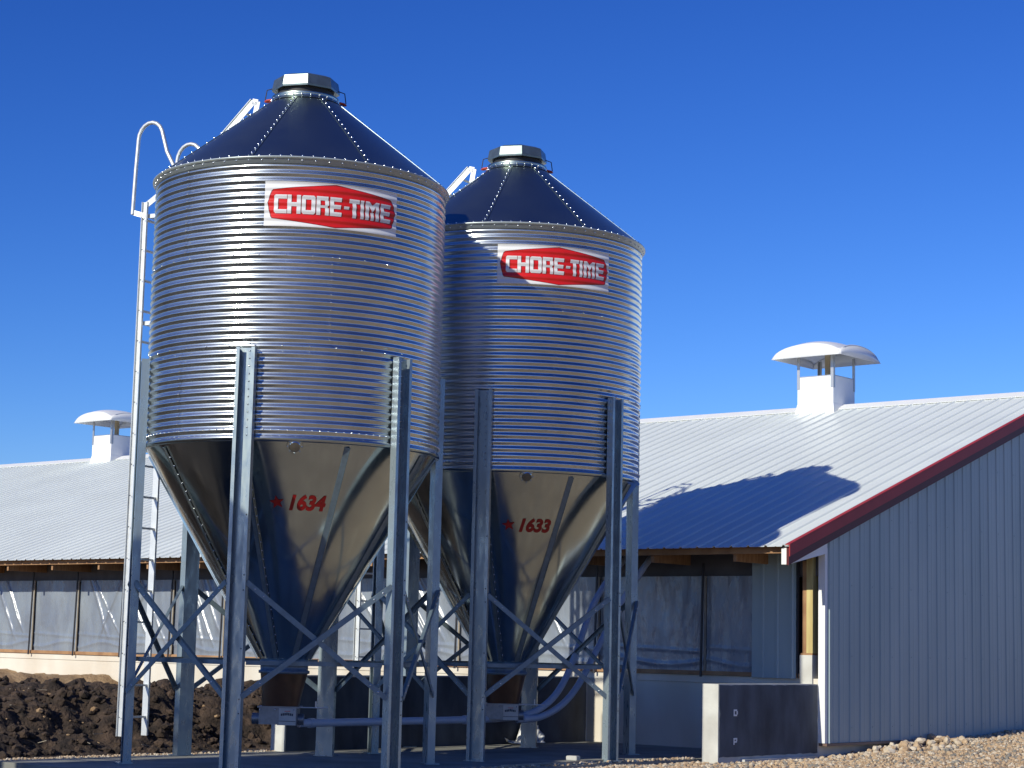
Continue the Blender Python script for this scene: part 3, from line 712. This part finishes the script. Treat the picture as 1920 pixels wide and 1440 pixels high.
geo = gt.nodes.new('ShaderNodeNewGeometry'); sub_ = gt.nodes.new('ShaderNodeVectorMath'); sub_.operation = 'DOT_PRODUCT'
sub_.inputs[1].default_value = (D1.x, D1.y, 0); gt.links.new(geo.outputs['Position'], sub_.inputs[0])
nz0 = gt.nodes.new('ShaderNodeTexNoise'); nz0.inputs['Scale'].default_value = .5; gt.links.new(geo.outputs['Position'], nz0.inputs['Vector'])
ad = gt.nodes.new('ShaderNodeMath'); ad.operation = 'MULTIPLY_ADD'; ad.inputs[1].default_value = 3.0; gt.links.new(nz0.outputs['Fac'], ad.inputs[0]); gt.links.new(sub_.outputs['Value'], ad.inputs[2])
mr = gt.nodes.new('ShaderNodeMapRange'); c0s = Vector(C0).dot(D1); mr.inputs[1].default_value = c0s+2.0; mr.inputs[2].default_value = c0s+4.5; 
dt_ = gt.nodes.new('ShaderNodeVectorMath'); dt_.operation = 'DOT_PRODUCT'; dt_.inputs[1].default_value = (D2.x, D2.y, 0); gt.links.new(geo.outputs['Position'], dt_.inputs[0])
m2_ = gt.nodes.new('ShaderNodeMapRange'); t0_ = Vector(C0).dot(D2); m2_.inputs[1].default_value = t0_-12.5; m2_.inputs[2].default_value = t0_-8; m2_.inputs[3].default_value = 3.2; m2_.inputs[4].default_value = 0; gt.links.new(dt_.outputs['Value'], m2_.inputs[0])
ad2 = gt.nodes.new('ShaderNodeMath'); gt.links.new(ad.outputs[0], ad2.inputs[0]); gt.links.new(m2_.outputs[0], ad2.inputs[1]); gt.links.new(ad2.outputs[0], mr.inputs[0])
mxg = gt.nodes.new('ShaderNodeMix'); mxg.data_type = 'RGBA'; mxg.inputs[7].default_value = (.05, .037, .026, 1); gt.links.new(mr.outputs[0], mxg.inputs[0]); gt.links.new(old, mxg.inputs[6]); gt.links.new(mxg.outputs[2], gb.inputs['Base Color'])
tag(m.build('ground', gravel_g), kind='structure')
# pad with worn, slightly uneven edge
m = MB(); n = 60; s0, s1, t0, t1 = .25, 3.44, -8.45, -.002
top = []
def jag(i, k): return .012*noise.noise(Vector((i*.37, k*9.1, 2)))
ring_ = [(s0+jag(i, 0), t0+(t1-t0)*i/n) for i in range(n+1)]+[(s1, t1)]+[(s1+jag(i, 1), t1+(t0-t1)*i/n) for i in range(n+1)]
k = len(ring_)
tp = [W(a, b, 0) for a, b in ring_]; bt = [W(a, b, -.3) for a, b in ring_]
m.add(tp+bt, [tuple(range(k))]+[(i, (i+1) % k, k+(i+1) % k, k+i) for i in range(k)])
pd = m.build('concrete_pad', pad_m)
bm = bmesh.new(); bm.from_mesh(pd.data); bmesh.ops.recalc_face_normals(bm, faces=bm.faces[:]); bm.to_mesh(pd.data); bm.free()
tag(pd, kind='structure')

def fbm(p, o=4):
    v = 0; a = 1
    for _ in range(o): v += a*noise.noise(p); p = p*2.1; a *= .52
    return v
def rock(m, c, r, rnd, mi=0, sub=1):
    # deformed icosahedron-ish: octahedron subdivided once
    base = ICO[sub]
    ax = [rnd.uniform(.65, 1.25) for _ in range(3)]; th = rnd.uniform(0, 6.28); o = rnd.uniform(0, 99); ca, sa = cos(th), sin(th)
    vs = []
    for v in base[0]:
        k = r*(1+.28*noise.noise(Vector(v)*1.7+Vector((o, 0, 0)))); x, y, z = v[0]*ax[0]*k, v[1]*ax[1]*k, v[2]*ax[2]*k*.8
        vs.append((c[0]+x*ca-y*sa, c[1]+x*sa+y*ca, c[2]+z))
    m.add(vs, base[1], False, mi)
ICO = {}
for sdv in (1, 2):
    bm = bmesh.new(); bmesh.ops.create_icosphere(bm, subdivisions=sdv, radius=1); bm.verts.index_update()
    ICO[sdv] = ([tuple(v.co) for v in bm.verts], [tuple(v.index for v in f.verts) for f in bm.faces]); bm.free()
def heap(name, material, sr, tr, ds, hf, rough, freq):
    ns = int((sr[1]-sr[0])/ds); nt_ = int((tr[1]-tr[0])/ds); rows = []
    for j in range(nt_+1):
        t = tr[0]+(tr[1]-tr[0])*j/nt_; row = []
        for i in range(ns+1):
            s = sr[0]+(sr[1]-sr[0])*i/ns; h = hf(s, t)
            am = rough*min(1, max(0, (h+.02)/.15))
            f = fbm(Vector((s*freq, t*freq, 1.7)), 5); rdg = abs(noise.noise(Vector((s*freq*1.9, t*freq*1.9, 8))))
            row.append(W(s, t, h+am*(f*.9-rdg*.7+.2)))
        rows.append(row)
    m = MB(); m.grid(rows[::-1]); return m.build(name, material)
def sstep(a, b, x): x = max(0, min(1, (x-a)/(b-a))); return x*x*(3-2*x)
def h_dark(s, t):
    e = sstep(3.5+.28*sstep(-6.4, -5.2, t), 4.9, s)
    base = (.47-.09*sstep(8.5, 11, s))+.05*sin(s*1.3+1)+.04*sin(s*2.9)
    front = sstep(-10.2, -8.2, t-.25*(s-3.5)*0)
    back = 1-sstep(-3.4, -2.3, t) if s > 11.2 else 1
    if s > 11.2: back = 1-(1-back)*sstep(11.2, 12.6, s)
    if t > -4.9: e = max(e, .86*sstep(-4.9, -3.7, t))
    return base*e*front*back-.04-(.10 if t > -1.2 and s > 9.2 and s < 11 else 0)
d_ = heap('soil_heap', soil_m, (3.47, 17), (-10.3, -4.86), .04, h_dark, .17, 3.2)
tag(d_, kind='stuff')
d2_ = heap('soil_heap', soil_m, (3.66, 17), (-4.9, -.01), .06, h_dark, .15, 3.2); tag(d2_, kind='stuff')
def h_sand(s, t): return (.56+.03*sin(s*2.2)+.02*sin(s*5.1))*sstep(-4.6, -2.2, t)*sstep(11.3, 12.6, s)-.05
rc = random.Random(11); m = MB()
for _ in range(5200):
    s = rc.uniform(3.5, 14); t = rc.uniform(-9.5, -3.2 if s > 5 else -4.9)
    if rc.random() < .35: s = rc.uniform(3.5, 6)
    h = h_dark(s, t)
    if h < .0: continue
    fr = 3.2; f = fbm(Vector((s*fr, t*fr, 1.7)), 5); rdg = abs(noise.noise(Vector((s*fr*1.9, t*fr*1.9, 8)))); z = h+.17*min(1, (h+.02)/.15)*(f*.9-rdg*.7+.2)
    r = rc.choice((.012, .018, .025, .035, .06))*rc.uniform(.7, 1.2); p = W(s, t); rock(m, (p.x, p.y, z+r*.1), r*(.7 if _ % 19 == 0 else 1), rc, 1 if _ % 19 == 0 else 0, 1)
for _ in range(90):
    s = rc.uniform(3.5, 9); t = rc.uniform(-9.2, -5); h = h_dark(s, t)
    if h < 0: continue
    p = W(s, t); a_ = rc.uniform(0, 6.28); q = Vector((p.x, p.y, h+.07)); m.obox(q, q+Vector((cos(a_)*.12, sin(a_)*.12, rc.uniform(-.03, .04))), .006, .004, (0, 0, 1), mi=2)
tag(m.build('soil_clods', [soil_m, sand_m, batten_m]), kind='stuff')
sd_ = heap('sandy_bank', sand_m, (11.2, 20), (-5, -.01), .07, h_sand, .06, 2.6); tag(sd_, kind='stuff')

# scattered gravel: one mesh
rnd = random.Random(3); m = MB(); cnt = 0
while cnt < 22000:
    # visible wedge right of the pad, in world polar coordinates
    D = rnd.uniform(17.2, 26.5); px = rnd.uniform(940, 1960) if cnt % 6 else rnd.uniform(1960, 2700); xx = (px-960)/3668*D
    d = Vector((xx-C0[0], D-C0[1])); s, t = d.dot(D1), d.dot(D2)
    if s > .20 or (t > -.02 and s > -.03) : continue
    if s > -.02 and t > -2.0: continue
    r = rnd.choice((.007, .009, .011, .014, .018, .026))*rnd.uniform(.8, 1.2)
    rock(m, (xx, D, gz(s, t)+r*.15), r, rnd, rnd.choice((0, 0, 0, 1, 2))); cnt += 1
tag(m.build('loose_gravel', [stone_m, stone_w, mat('grey_pebble', (.26, .24, .21), .9, var=.3, vscale=12)]), kind='stuff')
# larger pale stones heaped along the gable wall
m = MB()
for _ in range(420):
    t = rnd.uniform(-1.2, 6.2); band = rnd.random()
    s = -.10-abs(rnd.gauss(0, .22)); 
    bumpz = .10*math.exp(-((t-1.9)/.8)**2)*max(0, 1+s*1.2)
    r = rnd.uniform(.018, .045)*(1.25 if abs(t-1.8) < 1 else .75)
    p = W(s, t); rock(m, (p.x, p.y, gz(s, t)+bumpz*rnd.uniform(.1, 1)+r*.2), r, rnd, rnd.choice((0, 1, 1)), 2)
tag(m.build('stone_border', [stone_m, stone_w]), kind='stuff')
# crumbs along the pad's right and left edges
m = MB()
for _ in range(900):
    t = rnd.uniform(-6.5, -1.9); s = .25+rnd.gauss(0, .10); r = rnd.uniform(.006, .022); p = W(s, t); zz = 0 if s > .27 else gz(s, t)
    rock(m, (p.x, p.y, zz+r*.3), r, rnd, rnd.choice((0, 1)))
for _ in range(700):
    t = rnd.uniform(-8.4, -4.9); s = 3.46+rnd.gauss(.0, .05); r = rnd.uniform(.005, .016); p = W(s, t)
    rock(m, (p.x, p.y, r*.3), r, rnd, rnd.choice((0, 1)))
tag(m.build('pad_rubble', [stone_m, stone_w]), kind='stuff')
# broken block on the pad
m = MB(); p = Vector((.70, 19.96, 0))
bmk = bmesh.new(); bmesh.ops.create_cube(bmk, size=1); bmesh.ops.scale(bmk, vec=(.12, .09, .045), verts=bmk.verts[:]); bmesh.ops.bevel(bmk, geom=bmk.edges[:], offset=.006, segments=2, affect='EDGES')
me = bpy.data.meshes.new('concrete_block'); bmk.to_mesh(me); bmk.free(); me.materials.append(conc)
o = bpy.data.objects.new('broken_block', me); COL.objects.link(o); o.location = (.70, 19.96, .025); o.rotation_euler = (0, 0, -.5)
tag(o, 'small pale broken block lying on the sunlit edge of the concrete pad', 'block')
# loose lath lying along the pad edge
m = MB(); m.obox(W(.42, -4.9, .012), W(.52, -2.9, .012), .035, .018, (1, 1, 0)); 
tag(m.build('wooden_lath', mat('weathered_lath', (.42, .36, .28), .8, var=.3, vscale=12)), 'thin weathered lath lying along the right edge of the concrete pad', 'lath')
# pale crumpled sheet, added to stand in for unidentified pale patches by the wing wall
m = MB(); rows = []
for j in range(9):
    row = []
    for i in range(13):
        u, v = i/12, j/8
        row.append(W(3.20-.12*(1-v)+.06*noise.noise(Vector((u*5, v*4, 2))), -1.62+.60*u+.08*noise.noise(Vector((u*3, v*5, 7))), .012+.20*v*max(.12, .6+1.6*noise.noise(Vector((u*4.3, 0, 6.5))))))
    rows.append(row)
m.grid(rows); sc_ = m.build('pale_scrap', trimw); md = sc_.modifiers.new('thick', 'SOLIDIFY'); md.thickness = .004
tag(sc_, 'crumpled white sheet standing in for pale patches at the foot of the dark wall behind the farther bin', 'scrap')
